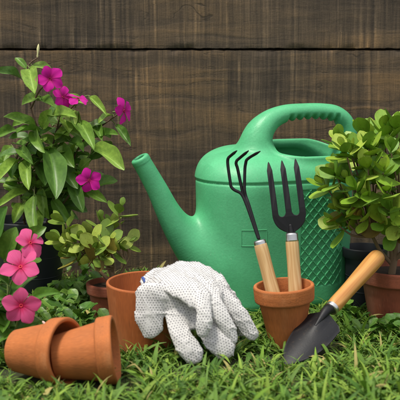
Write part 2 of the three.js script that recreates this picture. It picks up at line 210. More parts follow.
{
  const can = thing('watering_can', 'large green plastic watering can with lattice pattern standing before the plank wall', 'watering can', [0.14, 0, -0.29]);
  can.rotation.y = 0.35;
  const A = 0.153, B = 0.095, R = 0.088, CX = 0.003;
  const plan = (x, z) => { const qx = Math.abs(x - CX) - (A - R), qz = Math.abs(z) - (B - R); return Math.hypot(Math.max(qx, 0), Math.max(qz, 0)) + Math.min(Math.max(qx, qz), 0) - R; };
  const top = (x, z) => 0.2935 - 0.16 * z + 0.006 * sst(-0.13, -0.04, x) - 0.02 * sst(0.1, 0.2, x);
  const SEAM = 0.2455;
  const LAT = { s0: 0.012, s1: 0.106, y0: 0.048, y1: 0.232 }; // lattice field, along the perimeter from the front's middle
  const perim = (x, z) => { // signed arc length along the front from x = CX
    const f = A - R, dx = x - CX; if (Math.abs(dx) <= f) return dx;
    return Math.sign(dx) * (f + R * Math.atan2(Math.abs(dx) - f, Math.max(z - (B - R), 1e-5)));
  };
  const outer = (x, y, z) => {
    let d = plan(x, z) + (SEAM - y) * 0.018 * (y < SEAM ? 1 : 0);
    if (y > SEAM) d -= 0.0022 * sst(SEAM, SEAM + 0.004, y); else d += 0.0016 * Math.exp(-(((y - SEAM + 0.002) / 0.0018) ** 2));
    if (y < SEAM && z > 0) { const s = perim(x, z); const w = sst(0, 0.003, s - LAT.s0) * sst(0, 0.003, LAT.s1 - s) * sst(0, 0.003, y - LAT.y0) * sst(0, 0.003, LAT.y1 - y); d += 0.0017 * w; }
    d = smax(d, y - top(x, z), 0.062);
    return smax(d, -y + 0.002, 0.02);
  };
  const inner = (x, y, z) => outer(x, y, z) + 0.0055;
  const hole2 = (x, z) => { const qx = Math.abs(x - 0.068) - 0.024, qz = Math.abs(z - 0.002) - 0.012; return Math.hypot(Math.max(qx, 0), Math.max(qz, 0)) + Math.min(Math.max(qx, qz), 0) - 0.054; };
  const along = (pts, x, y, z) => { // distance to a bent pipe in the plane z = 0 whose radius varies smoothly
    let best = 1e3, rad = 0; for (let i = 0; i + 1 < pts.length; i++) { const a = pts[i], b = pts[i + 1], bx = b[0] - a[0], by = b[1] - a[1], t = clamp(((x - a[0]) * bx + (y - a[1]) * by) / (bx * bx + by * by)), e = (x - a[0] - bx * t) ** 2 + (y - a[1] - by * t) ** 2; if (e < best) { best = e; rad = mix(a[3], b[3], t); } }
    return Math.sqrt(best + z * z) - rad;
  };
  const spoutKnots = [[-0.07, 0.07, 0.058], [-0.115, 0.084, 0.053], [-0.152, 0.11, 0.041], [-0.187, 0.150, 0.0292], [-0.212, 0.191, 0.0228], [-0.234, 0.235, 0.0192], [-0.2665, 0.2925, 0.0168], [-0.276, 0.309, 0.0164]];
  const spoutCurve = new THREE.CatmullRomCurve3(spoutKnots.map(([x, y, r]) => V(x, y, r))), spoutPts = spoutCurve.getPoints(80).map((p) => [p.x, p.y, 0, p.z]);
  const tip = [-0.2665, 0.2925, 0], ax = [-0.498, 0.867, 0];
  const spout = (x, y, z) => {
    let d = along(spoutPts, x, y, z);
    const t = (x - tip[0]) * ax[0] + (y - tip[1]) * ax[1];
    d -= 0.0005 * sst(-0.013, -0.010, t); // faint lip at the mouth
    d = smax(d, t, 0.005);
    return smax(d, -cone(x, y, z, [tip[0] - ax[0] * 0.09, tip[1] - ax[1] * 0.09, 0], [tip[0] + ax[0] * 0.03, tip[1] + ax[1] * 0.03, 0], 0.0105, 0.0085), 0.003);
  };
  const handleKnots = [[-0.040, 0.285, 0.035], [-0.037, 0.310, 0.0315], [-0.028, 0.334, 0.0265], [-0.008, 0.354, 0.0205], [0.022, 0.3665, 0.0166], [0.06, 0.3702, 0.0152], [0.105, 0.3695, 0.0152], [0.132, 0.364, 0.0158], [0.152, 0.348, 0.0165], [0.160, 0.322, 0.0175], [0.158, 0.290, 0.020], [0.148, 0.262, 0.022]];
  const handlePts = new THREE.CatmullRomCurve3(handleKnots.map(([x, y, r]) => V(x, y, r))).getPoints(120).map((p) => [p.x, p.y, 0, p.z]);
  const handle = (x, y, z) => {
    let d = along(handlePts, x, y, z * 0.88);
    const g = sst(0.018, 0.03, x) * sst(0.142, 0.13, x) * sst(0.368, 0.358, y) * sst(0.335, 0.345, y);
    return d + 0.0032 * g * (1 + Math.cos((x - 0.03) / 0.0165 * Math.PI * 2)) - 0.001 * g;
  };
  const body = (x, y, z) => {
    const o = outer(x, y, z), s = spout(x, y, z); let d = smin(o, s, 0.045);
    const h2 = hole2(x, z), T = top(x, z);
    const lip = smax(Math.abs(h2 - 0.004) - 0.0042, Math.abs(y - T + 0.014) - 0.016, 0.004);
    d = smin(d, lip, 0.008);
    const cavity = smin(inner(x, y, z), smax(h2, 0.235 - y, 0.01), 0.007);
    return smax(d, -cavity, 0.004);
  };
  const whole = (x, y, z) => smin(body(x, y, z), handle(x, y, z), 0.022);
  const parts = surface(whole, [-0.305, -0.004, -0.108], [0.188, 0.398, 0.108], 0.0022, (x, y, z) => {
    const s = spout(x, y, z), o = outer(x, y, z), h = handle(x, y, z);
    if (s < o - 0.004 && x < 0) return 'spout';
    if (h < o - 0.002 && y > 0.25) return 'handle';
    return y > SEAM - 0.001 ? 'shoulder' : 'body';
  });
  for (const n of ['body', 'shoulder', 'handle', 'spout']) part(n, parts[n], canGreen, can);
  // lattice ribs lying in the sunk field
  const at = (s, y, off) => { const f = A - R; let x, z, nx, nz; const rr = R + off - (SEAM - y) * 0.018; if (s <= f) { x = CX + s; z = B - R + rr; nx = 0; nz = 1; } else { const a = (s - f) / R; nx = Math.sin(a); nz = Math.cos(a); x = CX + f + nx * rr; z = B - R + nz * rr; } return [x, y, z, nx, nz]; };
  const rib = (p, q) => { // a bevelled bar that follows the curved wall
    const n = 14, P = [], I = [], ds = q[0] - p[0], dy = q[1] - p[1], l = Math.hypot(ds, dy), ws = -dy / l, wy = ds / l;
    for (let i = 0; i <= n; i++) { const s = p[0] + ds * i / n, y = p[1] + dy * i / n; for (const [w, o] of [[-0.0014, -0.0035], [-0.0007, 0.0003], [0.0007, 0.0003], [0.0014, -0.0035]]) { const c = at(s + ws * w, y + wy * w, o); P.push(c[0], c[1], c[2]); } }
    for (let i = 0; i < n; i++) for (let j = 0; j < 3; j++) { const a = i * 4 + j; I.push(a, a + 1, a + 4, a + 1, a + 5, a + 4); }
    const g = new THREE.BufferGeometry(); g.setAttribute('position', new THREE.Float32BufferAttribute(P, 3)); g.setIndex(I); const f = g.toNonIndexed(); f.computeVertexNormals();
    const U = []; for (let i = 0; i < f.attributes.position.count; i++) U.push(f.attributes.position.getX(i), f.attributes.position.getY(i)); f.setAttribute('uv', new THREE.Float32BufferAttribute(U, 2)); return f;
  };
  const slope = 1.15, step = 0.020, e = 0.001;
  for (const dir of [1, -1]) for (let c = -12; c < 22; c++) {
    const y00 = LAT.y0 + c * step, cut = []; // the line y = y00 + dir * slope * (s - s0), clipped to the field
    const yAt = (s) => y00 + dir * slope * (s - LAT.s0) + (dir < 0 ? 0.0 : 0);
    let sa = LAT.s0 + e, sb = LAT.s1 - e; const sOf = (y) => LAT.s0 + dir * (y - y00) / slope;
    const t0 = sOf(LAT.y0 + e), t1 = sOf(LAT.y1 - e); sa = Math.max(sa, Math.min(t0, t1)); sb = Math.min(sb, Math.max(t0, t1));
    if (sb - sa > 0.006) part('lattice_rib', rib([sa, yAt(sa)], [sb, yAt(sb)]), canGreen, can);
  }
  { // moulded nameplate, a thin raised frame round a plain field
    const f = (s, y) => { const c = at(Math.abs(s), y, 0); return s < 0 ? [2 * CX - c[0], c[1], c[2]] : c; };
    const s0 = -0.105, s1 = -0.057, y0 = 0.133, y1 = 0.162, g = [];
    for (const [a, b] of [[[s0, y0], [s1, y0]], [[s1, y0], [s1, y1]], [[s1, y1], [s0, y1]], [[s0, y1], [s0, y0]]]) { const pts = []; for (let i = 0; i <= 6; i++) pts.push(V(f(mix(a[0], b[0], i / 6), mix(a[1], b[1], i / 6)).slice(0, 3))); g.push(tube(pts, 0.0008, 12, 6)); }
    part('nameplate', mergeGeometries(g), canGreen, can);
  }
}

// ================================================================ CLAY POTS
function clayMaterial(r, g, b, seed) {
  const map = tex(512, 256, (u, v) => {
    const n = fbm(u * 14, v * 7, seed), f = noise(u * 260, v * 130, seed + 2), band = fbm(u * 3, v * 60, seed + 4, 3), bloom = sst(0.58, 0.8, fbm(u * 6, v * 5, seed + 8, 5));
    const k = 0.86 + 0.2 * n + 0.08 * (f - 0.5) + 0.09 * (band - 0.5); const pit = sst(0.84, 0.95, noise(u * 320, v * 60, seed + 12)) * 0.14, fleck = sst(0.87, 0.96, noise(u * 300, v * 60, seed + 15)) * 16; return [(r * k) * (1 - pit) + bloom * 14 + fleck, (g * k) * (1 - pit) + bloom * 19 + fleck, (b * k) * (1 - pit) + bloom * 22 + fleck];
  });
  const bump = tex(512, 512, (u, v) => 0.55 * fbm(u * 4, v * 90, seed + 5, 2) + 0.45 * noise(u * 190, v * 190, seed + 6), false);
  return std({ map, bumpMap: bump, bumpScale: 0.0003, roughness: 0.8 });
}
const clay = clayMaterial(182, 104, 51, 3), clayDeep = clayMaterial(174, 94, 44, 14), clayOld = clayMaterial(138, 72, 48, 25);
const soilMat = std({ map: tex(256, 256, (u, v) => { const n = fbm(u * 30, v * 30, 4); return [30 + 44 * n, 24 + 32 * n, 18 + 22 * n]; }), roughness: 1 });
// a pot with a thick collar: base, tapered wall, rim band; built mouth up with its base at the origin
function clayPot(o, mat, { h = 0.092, rb = 0.031, rt = 0.0435, rim = 0.049, band = 0.024 } = {}) {
  const j = h - band, c = 0.0015;
  part('wall', lathe([[0.006, 0.0], [rb - 0.003, 0], [rb, 0.002], [rt - 0.001, j - 0.001], [rt, j], [rt + 0.0005, j + 0.006], [rt - 0.0035, j + 0.004], [rb - 0.004, 0.007], [0.006, 0.007], [0.006, 0]]), mat, o);
  part('rim', lathe([[rt - 0.0025, j], [rim - 0.003, j], [rim - 0.0008, j + 0.0012], [rim - 0.0002, j + 0.004], [rim + 0.0008, h - 0.003], [rim, h - 0.0008], [rim - c, h], [rim - 0.0042, h], [rim - 0.0055, h - 0.0015], [rt - 0.0035, j + 0.003], [rt - 0.0025, j]]), mat, o);
  return o;
}
const toolPot = clayPot(thing('clay_pot', 'small terracotta pot standing in the grass, holding two hand tools', 'flower pot', [0.1435, -0.004, 0]), clay, { h: 0.108, rb: 0.027, rt: 0.043, rim: 0.049, band: 0.0265 });
toolPot.rotation.set(0.0, 0.4, 0.075);
{ // two lying pots, one pushed into the other; each lies on its side along its own axis
  const a = clayPot(thing('clay_pot', 'terracotta pot lying on its side with another pot pushed into its mouth', 'flower pot'), clay, { h: 0.09 });
  aim(a, V(0.86, 0.10, 0.40), V(0, 1, 0), V(-0.2715, 0.0395, 0.155));
  const b = clayPot(thing('clay_pot', 'terracotta pot lying on its side, its base inside the mouth of another pot', 'flower pot'), clay, { h: 0.09 });
  aim(b, V(0.99, 0.125, 0.0), V(0, 1, 0), V(-0.2105, 0.0395, 0.186));
}
{ // larger straight pot without a collar
  const o = thing('clay_pot', 'large straight sided terracotta pot with the work gloves draped over its edge', 'flower pot', [-0.088, 0, 0]);
  const h = 0.1105, r0 = 0.0555, r1 = 0.0645;
  part('wall', lathe([[0.008, 0], [r0 - 0.004, 0], [r0, 0.003], [r1, h - 0.003], [r1 - 0.0008, h - 0.0008], [r1 - 0.0022, h], [r1 - 0.004, h], [r1 - 0.0055, h - 0.002], [r0 - 0.0055, 0.008], [0.008, 0.008], [0.008, 0]], 96), clayDeep, o);
  o.rotation.x = 0.05;
}
{ // pot of the large jade plant, with soil
  const o = clayPot(thing('clay_pot', 'weathered brown terracotta pot of the large jade plant, against which the trowel leans', 'flower pot', [0.357, 0, -0.15]), clayOld, { h: 0.1, rb: 0.052, rt: 0.066, rim: 0.0725, band: 0.026 });
  part('soil', new THREE.CylinderGeometry(0.064, 0.064, 0.01, 40).translate(0, 0.083, 0), soilMat, o);
}
{ // small pot behind
  const o = clayPot(thing('clay_pot', 'small dark terracotta pot of the little jade plant, half hidden in weeds', 'flower pot', [-0.158, 0, -0.17]), clayOld, { h: 0.068, rb: 0.036, rt: 0.044, rim: 0.048, band: 0.02 });
  part('soil', new THREE.CylinderGeometry(0.041, 0.041, 0.01, 32).translate(0, 0.054, 0), soilMat, o);
}
const blackPlastic = std({ color: lin(0.012, 0.014, 0.019), roughness: 0.5 });
function nurseryPot(label, x, z, h, rb, rt) {
  const o = thing('nursery_pot', label, 'flower pot', [x, 0, z]), j = h - 0.018;
  part('wall', lathe([[0.004, 0], [rb - 0.004, 0], [rb, 0.004], [rt - 0.004, j], [rt - 0.0055, j], [rb - 0.0015, 0.005], [0.004, 0.004], [0.004, 0]]), blackPlastic, o);
  part('rim', lathe([[rt - 0.004, j], [rt + 0.001, j], [rt + 0.0015, h - 0.002], [rt + 0.001, h], [rt - 0.0015, h], [rt - 0.002, j + 0.001], [rt - 0.004, j]]), blackPlastic, o);
  for (const y of [0.3, 0.55]) part('ridge', new THREE.TorusGeometry(mix(rb, rt - 0.004, y), 0.0011, 6, 64).rotateX(Math.PI / 2).translate(0, h * y, 0), blackPlastic, o);
  part('soil', new THREE.CylinderGeometry(rt - 0.012, rt - 0.012, 0.01, 40).translate(0, h - 0.03, 0), soilMat, o);
  return o;
}
nurseryPot('black plastic nursery pot holding the magenta flowering plant by the wall', -0.335, -0.335, 0.158, 0.056, 0.072);
nurseryPot('small empty black plastic nursery pot behind the trowel handle', 0.312, -0.25, 0.118, 0.033, 0.041);

// ================================================================ HAND TOOLS
function woodMaterial(light, dark, seed) {
  const v2 = (u, v) => { const w = fbm(u * 3, v * 2.2, seed, 3) * 3, ring = 0.5 + 0.5 * Math.sin((u * 9 + w) * 6.28), f = noise(u * 90, v * 5, seed + 3), p = fbm(u * 4, v * 3, seed + 5); return clamp(0.42 * ring + 0.34 * f + 0.5 * (p - 0.3)); };
  const map = tex(256, 512, (u, v) => { const t = v2(u, v); return [mix(light[0], dark[0], t), mix(light[1], dark[1], t), mix(light[2], dark[2], t)]; });
  return phys({ map, roughness: 0.5, clearcoat: 0.35, clearcoatRoughness: 0.3 });
}
const woodPale = woodMaterial([226, 196, 146], [186, 142, 88], 2), woodWarm = woodMaterial([214, 160, 88], [170, 108, 46], 9);
const steel = std({ color: lin(0.62, 0.62, 0.61), metalness: 1, roughness: 0.3 });
const coated = phys({ map: tex(512, 512, (u, v) => { const n = fbm(u * 7, v * 7, 51, 5), soil = sst(0.62, 0.78, n) * sst(0.35, 0.75, noise(u * 130, v * 130, 53)) * 0.5, s = sst(0.8, 0.97, noise(u * 60, v * 9, 55)) * 0.12, f = 0.9 + 0.2 * noise(u * 80, v * 80, 57); return [mix(23 * f, 84, soil) + s * 60, mix(23 * f, 66, soil) + s * 60, mix(27 * f, 48, soil) + s * 62]; }), roughness: 0.5, specularIntensity: 0.7, bumpMap: (() => { const t = tex(256, 256, (u, v) => 0.6 * noise(u * 90, v * 90, 2) + 0.4 * noise(u * 30, v * 30, 3), false); return t; })(), bumpScale: 0.0001 });
const handleProfile = (len, r) => { const p = [[0.0005, 0]]; for (const [t, k] of [[0.004, 0.45], [0.012, 0.72], [0.035, 0.92], [0.08, 1], [0.2, 1.02], [0.4, 0.96], [0.6, 0.88], [0.75, 0.86], [0.88, 0.88], [0.96, 0.86], [0.995, 0.8], [1, 0.7]]) p.push([r * k, len * t]); p.push([0.0005, len]); return lathe(new THREE.SplineCurve(p.map(([a, b]) => new THREE.Vector2(a, b))).getPoints(50).map((q) => [Math.max(q.x, 0.0003), clamp(q.y, 0, len)]), 32); };
const ferrule = (r, h) => lathe([[r * 0.9, 0], [r * 1.04, 0.0006], [r * 1.04, 0.003], [r, 0.0036], [r, h - 0.003], [r * 0.96, h], [r * 0.5, h + 0.0006]], 32);
function foot(a, b, y) { const t = (y - a.y) / (b.y - a.y); return a.clone().lerp(b, t); } // where the line a-b meets height y
{ // hand rake with three bent tines
  const rim = V(RAKE.rim), fer = V(RAKE.ferrule), base = foot(rim, fer, 0.016), dir = fer.clone().sub(base).normalize(), len = fer.distanceTo(base);
  const o = thing('hand_rake', 'hand rake with three thin black hooked tines and pale wooden handle', 'hand rake', base.toArray());
  const h = part('handle', handleProfile(len, 0.0128), woodPale, o); aim(h, dir, V(0.3, 0, 1));
  const f = part('ferrule', ferrule(0.0105, 0.013), steel, o); aim(f, dir, V(0, 0, 1), dir.clone().multiplyScalar(len - 0.008));
  for (const t of RAKE.tines) part('tine', tube(t.map((p) => V(p).sub(base)), 0.0026, 64, 8, (k) => k > 0.93 ? 1 - (k - 0.93) * 9 : 1), coated, o);
}
{ // hand fork: three flat tines
  const rim = V(FORK.rim), fer = V(FORK.ferrule), base = foot(rim, fer, 0.016), dir = fer.clone().sub(base).normalize(), len = fer.distanceTo(base);
  const o = thing('hand_fork', 'hand fork with three broad flat black tines and pale wooden handle', 'hand fork', base.toArray());
  const h = part('handle', handleProfile(len, 0.0125), woodPale, o); aim(h, dir, V(-0.6, 0, 1));
  const f = part('ferrule', ferrule(0.0105, 0.014), steel, o); aim(f, dir, V(0, 0, 1), dir.clone().multiplyScalar(len - 0.006));
  const up = V(FORK.tip).sub(fer).normalize(), L = V(FORK.tip).distanceTo(fer);
  const bend = (g) => { const P = g.attributes.position; for (let i = 0; i < P.count; i++) { const x = P.getX(i), y = P.getY(i); P.setZ(i, P.getZ(i) + 2.2 * x * x + 0.009 * Math.sin(clamp(y / L) * Math.PI) - 0.004); } g.computeVertexNormals(); return g; };
  const ext = (s) => bend(new THREE.ExtrudeGeometry(s, { depth: 0.0012, bevelEnabled: true, bevelThickness: 0.0011, bevelSize: 0.0011, bevelSegments: 3, curveSegments: 12, steps: 1 }));
  const y0 = 0.033, head = new THREE.Shape(); // the shouldered plate
  head.moveTo(-0.005, 0.0); head.lineTo(-0.006, 0.006); head.bezierCurveTo(-0.010, 0.010, -0.024, 0.012, -0.0265, y0); head.lineTo(-0.0265, y0 + 0.004); head.lineTo(-0.0185, y0 + 0.004); head.bezierCurveTo(-0.017, y0 - 0.004, -0.007, y0 - 0.004, -0.0045, y0 + 0.004); head.lineTo(0.0045, y0 + 0.004); head.bezierCurveTo(0.007, y0 - 0.004, 0.017, y0 - 0.004, 0.0185, y0 + 0.004); head.lineTo(0.0265, y0 + 0.004); head.lineTo(0.0265, y0); head.bezierCurveTo(0.024, 0.012, 0.010, 0.010, 0.006, 0.006); head.lineTo(0.005, 0);
  const face = V(0, 0, 1), hd = part('head', ext(head), coated, o); aim(hd, up, face, dir.clone().multiplyScalar(len + 0.004));
  for (const x of [-0.0225, 0, 0.0225]) {
    const s = new THREE.Shape(); s.moveTo(x - 0.004, y0 + 0.003); s.lineTo(x - 0.0034, L - 0.016); s.lineTo(x, L - 0.002); s.lineTo(x + 0.0034, L - 0.016); s.lineTo(x + 0.004, y0 + 0.003);
    for (let i = 0; i < 1; i++) { const pts = s.getPoints(); const fine = []; for (let k = 0; k < pts.length - 1; k++) for (let q = 0; q < 10; q++) fine.push(pts[k].clone().lerp(pts[k + 1], q / 10)); fine.push(pts[pts.length - 1]); const t = part('tine', ext(new THREE.Shape(fine)), coated, o); aim(t, up, face, dir.clone().multiplyScalar(len + 0.0042)); }
  }
  part('neck', tube([dir.clone().multiplyScalar(len - 0.004), dir.clone().multiplyScalar(len + 0.004), dir.clone().multiplyScalar(len + 0.004).addScaledVector(up, 0.016)], 0.0052, 12, 12, (k) => 1 - 0.35 * k), coated, o);
}
{ // trowel, blade in the grass, handle up against the brown pot
  const T = V(0.131, 0.009, 0.106), E = V(0.3075, 0.136, -0.083), dir = E.clone().sub(T).normalize(), total = E.distanceTo(T);
  const o = thing('hand_trowel', 'garden trowel with dark broad blade in the grass and varnished wooden handle', 'hand trowel', T.toArray());
  aim(o, dir, V(-0.12, 0.86, 0.5));
  const LB = total - 0.172, n = 22, m = 14, P = [], I = [], th = 0.0016;
  const half = (t) => 0.0325 * Math.pow(1 - Math.pow(1 - clamp(t / 0.72), 2.0), 0.72) * (t > 0.9 ? Math.sqrt(Math.max(0.06, 1 - ((t - 0.9) / 0.104) ** 2)) : 1);
  for (const side of [1, -1]) for (let i = 0; i <= n; i++) for (let j = 0; j <= m; j++) {
    const t = i / n, v = j / m * 2 - 1, w = Math.max(half(t), 0.0015), ridge = Math.exp(-((v * w / 0.0085) ** 2)) * 0.008 * sst(0.5, 1, t);
    P.push(v * w, t * LB, -0.011 * (v * v) * (w / 0.0325) ** 2 + ridge - 0.010 * (1 - t) * (1 - t) + side * th / 2);
  }
  const q = (n + 1) * (m + 1), id = (s, i, j) => s * q + i * (m + 1) + j;
  for (let i = 0; i < n; i++) for (let j = 0; j < m; j++) { I.push(id(0, i, j), id(0, i, j + 1), id(0, i + 1, j), id(0, i, j + 1), id(0, i + 1, j + 1), id(0, i + 1, j)); I.push(id(1, i, j), id(1, i + 1, j), id(1, i, j + 1), id(1, i, j + 1), id(1, i + 1, j), id(1, i + 1, j + 1)); }
  const rimEdge = (a, b) => I.push(a[0], b[0], a[1], a[1], b[0], b[1]); const loop = []; for (let i = 0; i <= n; i++) loop.push([i, m]); for (let j = m - 1; j >= 0; j--) loop.push([n, j]); for (let i = n - 1; i >= 0; i--) loop.push([i, 0]); for (let j = 1; j < m; j++) loop.push([0, j]);
  for (let k = 0; k < loop.length; k++) { const a = loop[k], b = loop[(k + 1) % loop.length]; rimEdge([id(0, ...a), id(1, ...a)], [id(0, ...b), id(1, ...b)]); }
  const g = new THREE.BufferGeometry(); g.setAttribute('position', new THREE.Float32BufferAttribute(P, 3)); g.setAttribute('uv', new THREE.Float32BufferAttribute(P.flatMap((_, i) => i % 3 ? [] : [P[i] * 20, P[i + 1] * 20]), 2)); g.setIndex(I); g.computeVertexNormals();
  part('blade', g, coated, o);
  part('neck', tube([V(0, LB * 0.74, 0.001), V(0, LB * 0.88, 0.005), V(0, LB + 0.006, 0.007), V(0, LB + 0.014, 0.001), V(0, LB + 0.022, 0)], 0.0075, 24, 12, (k) => 0.45 + 0.6 * sst(0, 0.6, k)), coated, o);
  const h = part('handle', handleProfile(0.152, 0.0142), woodWarm, o); h.rotation.x = Math.PI; h.position.set(0, total, 0);
  const f = part('ferrule', ferrule(0.0115, 0.015), steel, o); f.rotation.x = Math.PI; f.position.set(0, total - 0.143, 0);
}

// ================================================================ WORK GLOVES
const knit = (() => {
  const map = tex(256, 256, (u, v) => { const n = fbm(u * 6, v * 6, 2), k = 0.93 + 0.09 * n; return [218 * k, 216 * k, 214 * k]; });
  const b = tex(256, 256, (u, v) => { const a = u * 64, r = v * 40; return clamp(0.5 + 0.3 * Math.sin(a * 6.28) * Math.abs(Math.sin(r * 3.14 + (Math.floor(a) % 2) * 1.57)) + 0.3 * (noise(u * 90, v * 90, 3) - 0.5)); }, false);
  map.repeat.set(12, 12); b.repeat.set(14, 14);
  return std({ map, bumpMap: b, bumpScale: 0.0009, roughness: 0.95 });
})();
const dotMat = std({ color: lin(0.31, 0.3, 0.32), roughness: 0.6 }), blueTrim = std({ color: css(62, 84, 150), roughness: 0.9 });
function glove(chains, label, seed) { // the first chain is the palm, the others are the fingers
  const strip = (knots) => { // a smooth run of short tapered bones through the knots
    const C = new THREE.CatmullRomCurve3(knots.map((q) => V(q[0]))), N = new THREE.CatmullRomCurve3(knots.map((q) => V(q[3]).normalize())), n = (knots.length - 1) * 3, out = [], u = knots.length - 1;
    const val = (t, i) => { const s = t * u, j = Math.min(Math.floor(s), u - 1); return mix(knots[j][i], knots[j + 1][i], s - j); };
    for (let i = 0; i < n; i++) { const t0 = i / n, t1 = (i + 1) / n; out.push({ a: C.getPoint(t0).toArray(), b: C.getPoint(t1).toArray(), ra: val(t0, 1), rb: val(t1, 1), f: val((t0 + t1) / 2, 2), n: N.getPoint((t0 + t1) / 2).normalize().toArray() }); }
    return out;
  };
  const G = chains.map((c, i) => i ? strip(c) : c.flatMap(strip)), B = G.flat();
  const one = (o, x, y, z) => { // capsule pressed flat along its own normal
    const d = (x - o.a[0]) * o.n[0] + (y - o.a[1]) * o.n[1] + (z - o.a[2]) * o.n[2], e = d * (1 / o.f - 1);
    const q = (p) => { const k = ((p[0] - o.a[0]) * o.n[0] + (p[1] - o.a[1]) * o.n[1] + (p[2] - o.a[2]) * o.n[2]) * (1 / o.f - 1); return [p[0] + o.n[0] * k, p[1] + o.n[1] * k, p[2] + o.n[2] * k]; };
    return cone(x + o.n[0] * e, y + o.n[1] * e, z + o.n[2] * e, o.a, o.b2 ??= q(o.b), o.ra, o.rb) * mix(o.f, 1, 0.3);
  };
  const f = (x, y, z) => {
    let palm = 1e3, d = 1e3; for (const o of G[0]) palm = smin(palm, one(o, x, y, z), 0.008);
    for (let i = 1; i < G.length; i++) { let q = 1e3; for (const o of G[i]) q = smin(q, one(o, x, y, z), 0.004); d = Math.min(d, smin(palm, q, 0.0045)); }
    return d + (noise(x * 38 + seed, y * 38, z * 38) - 0.5) * 0.0024 - Math.max(0, 0.16 - Math.abs(noise(x * 75 + y * 40, y * 60 + seed, z * 75) - 0.5)) * 0.008;
  };
  const lo = [9, 9, 9], hi = [-9, -9, -9]; for (const o of B) for (const [p, r] of [[o.a, o.ra], [o.b, o.rb]]) for (let i = 0; i < 3; i++) { lo[i] = Math.min(lo[i], p[i] - r - 0.01); hi[i] = Math.max(hi[i], p[i] + r + 0.01); }
  lo[1] = Math.max(lo[1], -0.01);
  const o0 = thing('work_glove', label, 'glove', [(lo[0] + hi[0]) / 2, 0, (lo[2] + hi[2]) / 2], 'dotted work gloves on the large pot'); const off = o0.position;
  const g = surface(f, lo, hi, 0.0019).all; g.translate(-off.x, -off.y, -off.z); part('fabric', g, knit, o0);
  // rubber grip dots in staggered rows round every finger and over the palm
  const spots = [], m4 = new THREE.Matrix4(), pitch = 0.0044, cell = new Map(), key = (x, y, z) => `${Math.floor(x / 0.004)},${Math.floor(y / 0.004)},${Math.floor(z / 0.004)}`;
  const clear = (p) => { for (let i = -1; i <= 1; i++) for (let j = -1; j <= 1; j++) for (let k = -1; k <= 1; k++) for (const q of cell.get(key(p.x + i * 0.004, p.y + j * 0.004, p.z + k * 0.004)) ?? []) if (q.distanceTo(p) < 0.003) return false; return true; };
  const raw = (g, x, y, z) => { let d = 1e3; for (const o of g) d = Math.min(d, one(o, x, y, z)); return d; };
  G.forEach((chain, gi) => { // one even sheet of rows for the palm, one along each finger
    const knots = chain.map((o) => V(o.a)); knots.push(V(chain[chain.length - 1].b)); let frames;
    if (gi === 0) { const p = new THREE.Vector3(), ax = new THREE.Vector3(), n = new THREE.Vector3(); for (const o of chain) { p.addScaledVector(V(o.a), 1 / chain.length); ax.add(V(o.b).sub(V(o.a))); n.add(V(o.n)); } ax.normalize(); n.addScaledVector(ax, -n.dot(ax)).normalize(); frames = (t) => [p.clone().addScaledVector(ax, t), ax, n]; frames.lo = -0.1; frames.hi = 0.1; }
    else { const len = [0]; chain.forEach((o, i) => len.push(len[i] + V(o.a).distanceTo(V(o.b)))); const L = len[len.length - 1];
      frames = (t) => { let i = 0; while (i < chain.length - 1 && t > len[i + 1]) i++; const o = chain[i], ax = V(o.b).sub(V(o.a)).normalize(), n = V(o.n); n.addScaledVector(ax, -n.dot(ax)).normalize(); return [V(o.a).addScaledVector(ax, t - len[i]), ax, n]; }; frames.lo = -0.012; frames.hi = L + 0.018; }
    let row = 0; for (let t = frames.lo; t < frames.hi; t += pitch * 0.87, row++) { const [c, ax, n] = frames(t), s = new THREE.Vector3().crossVectors(ax, n);
      for (let w = -16 * pitch + (row % 2) * pitch / 2; w < 16 * pitch; w += pitch) { // drop each dot of the flat pattern onto the cloth
        const p = c.clone().addScaledVector(s, w).addScaledVector(n, 0.045); let hit = false;
        for (let i = 0; i < 60; i++) { const d = f(p.x, p.y, p.z); if (d < 0.0003) { hit = true; break; } p.addScaledVector(n, -Math.max(d * 0.7, 0.0004)); if (p.clone().sub(c).dot(n) < -0.03) break; }
        if (!hit) continue;
        const mine = raw(chain, p.x, p.y, p.z); if (G.some((g, k) => k !== gi && raw(g, p.x, p.y, p.z) < mine) || !clear(p)) continue;
        const e = 0.0008, N = V(f(p.x + e, p.y, p.z) - f(p.x - e, p.y, p.z), f(p.x, p.y + e, p.z) - f(p.x, p.y - e, p.z), f(p.x, p.y, p.z + e) - f(p.x, p.y, p.z - e)).normalize();
        if (N.dot(n) < 0.3) continue;
        const kk = key(p.x, p.y, p.z); (cell.get(kk) ?? cell.set(kk, []).get(kk)).push(p.clone()); spots.push([p.clone(), N]);
      } }
  });
  const im = new THREE.InstancedMesh(new THREE.SphereGeometry(0.0011, 7, 5), dotMat, spots.length), r = rng(seed); im.name = 'grip_dots'; im.userData.kind = 'stuff';
  const quat = new THREE.Quaternion(), up = V(0, 0, 1); spots.forEach(([p, N], i) => { quat.setFromUnitVectors(up, N); const k = 0.85 + r() * 0.3; m4.compose(p.clone().sub(off), quat, V(k, k, 0.55)); im.setMatrixAt(i, m4); });
  o0.add(im); return o0;
}
const gU = glove(GLOVE_UPPER, 'white knitted work glove with grey grip dots, lying on top of the other glove', 5);
{ const c0 = V(CUFF_UPPER[0]).sub(gU.position), c1 = V(CUFF_UPPER[1]).sub(gU.position), pts = []; // blue overlocked edge of the cuff, down inside the pot
  const d = c1.clone().sub(c0).normalize(), s = V(0.2, 0.1, 1).normalize(), u = new THREE.Vector3().crossVectors(d, s).normalize(); for (let i = 0; i <= 24; i++) { const t = i / 24 * Math.PI * 2; pts.push(c0.clone().addScaledVector(s, Math.cos(t) * 0.0125).addScaledVector(u, Math.sin(t) * 0.0055)); }
  part('cuff_trim', tube(pts, 0.0022, 60, 8), blueTrim, gU); }
glove(GLOVE_LOWER, 'white knitted work glove with grey grip dots, hanging down the pot beneath the other', 11);

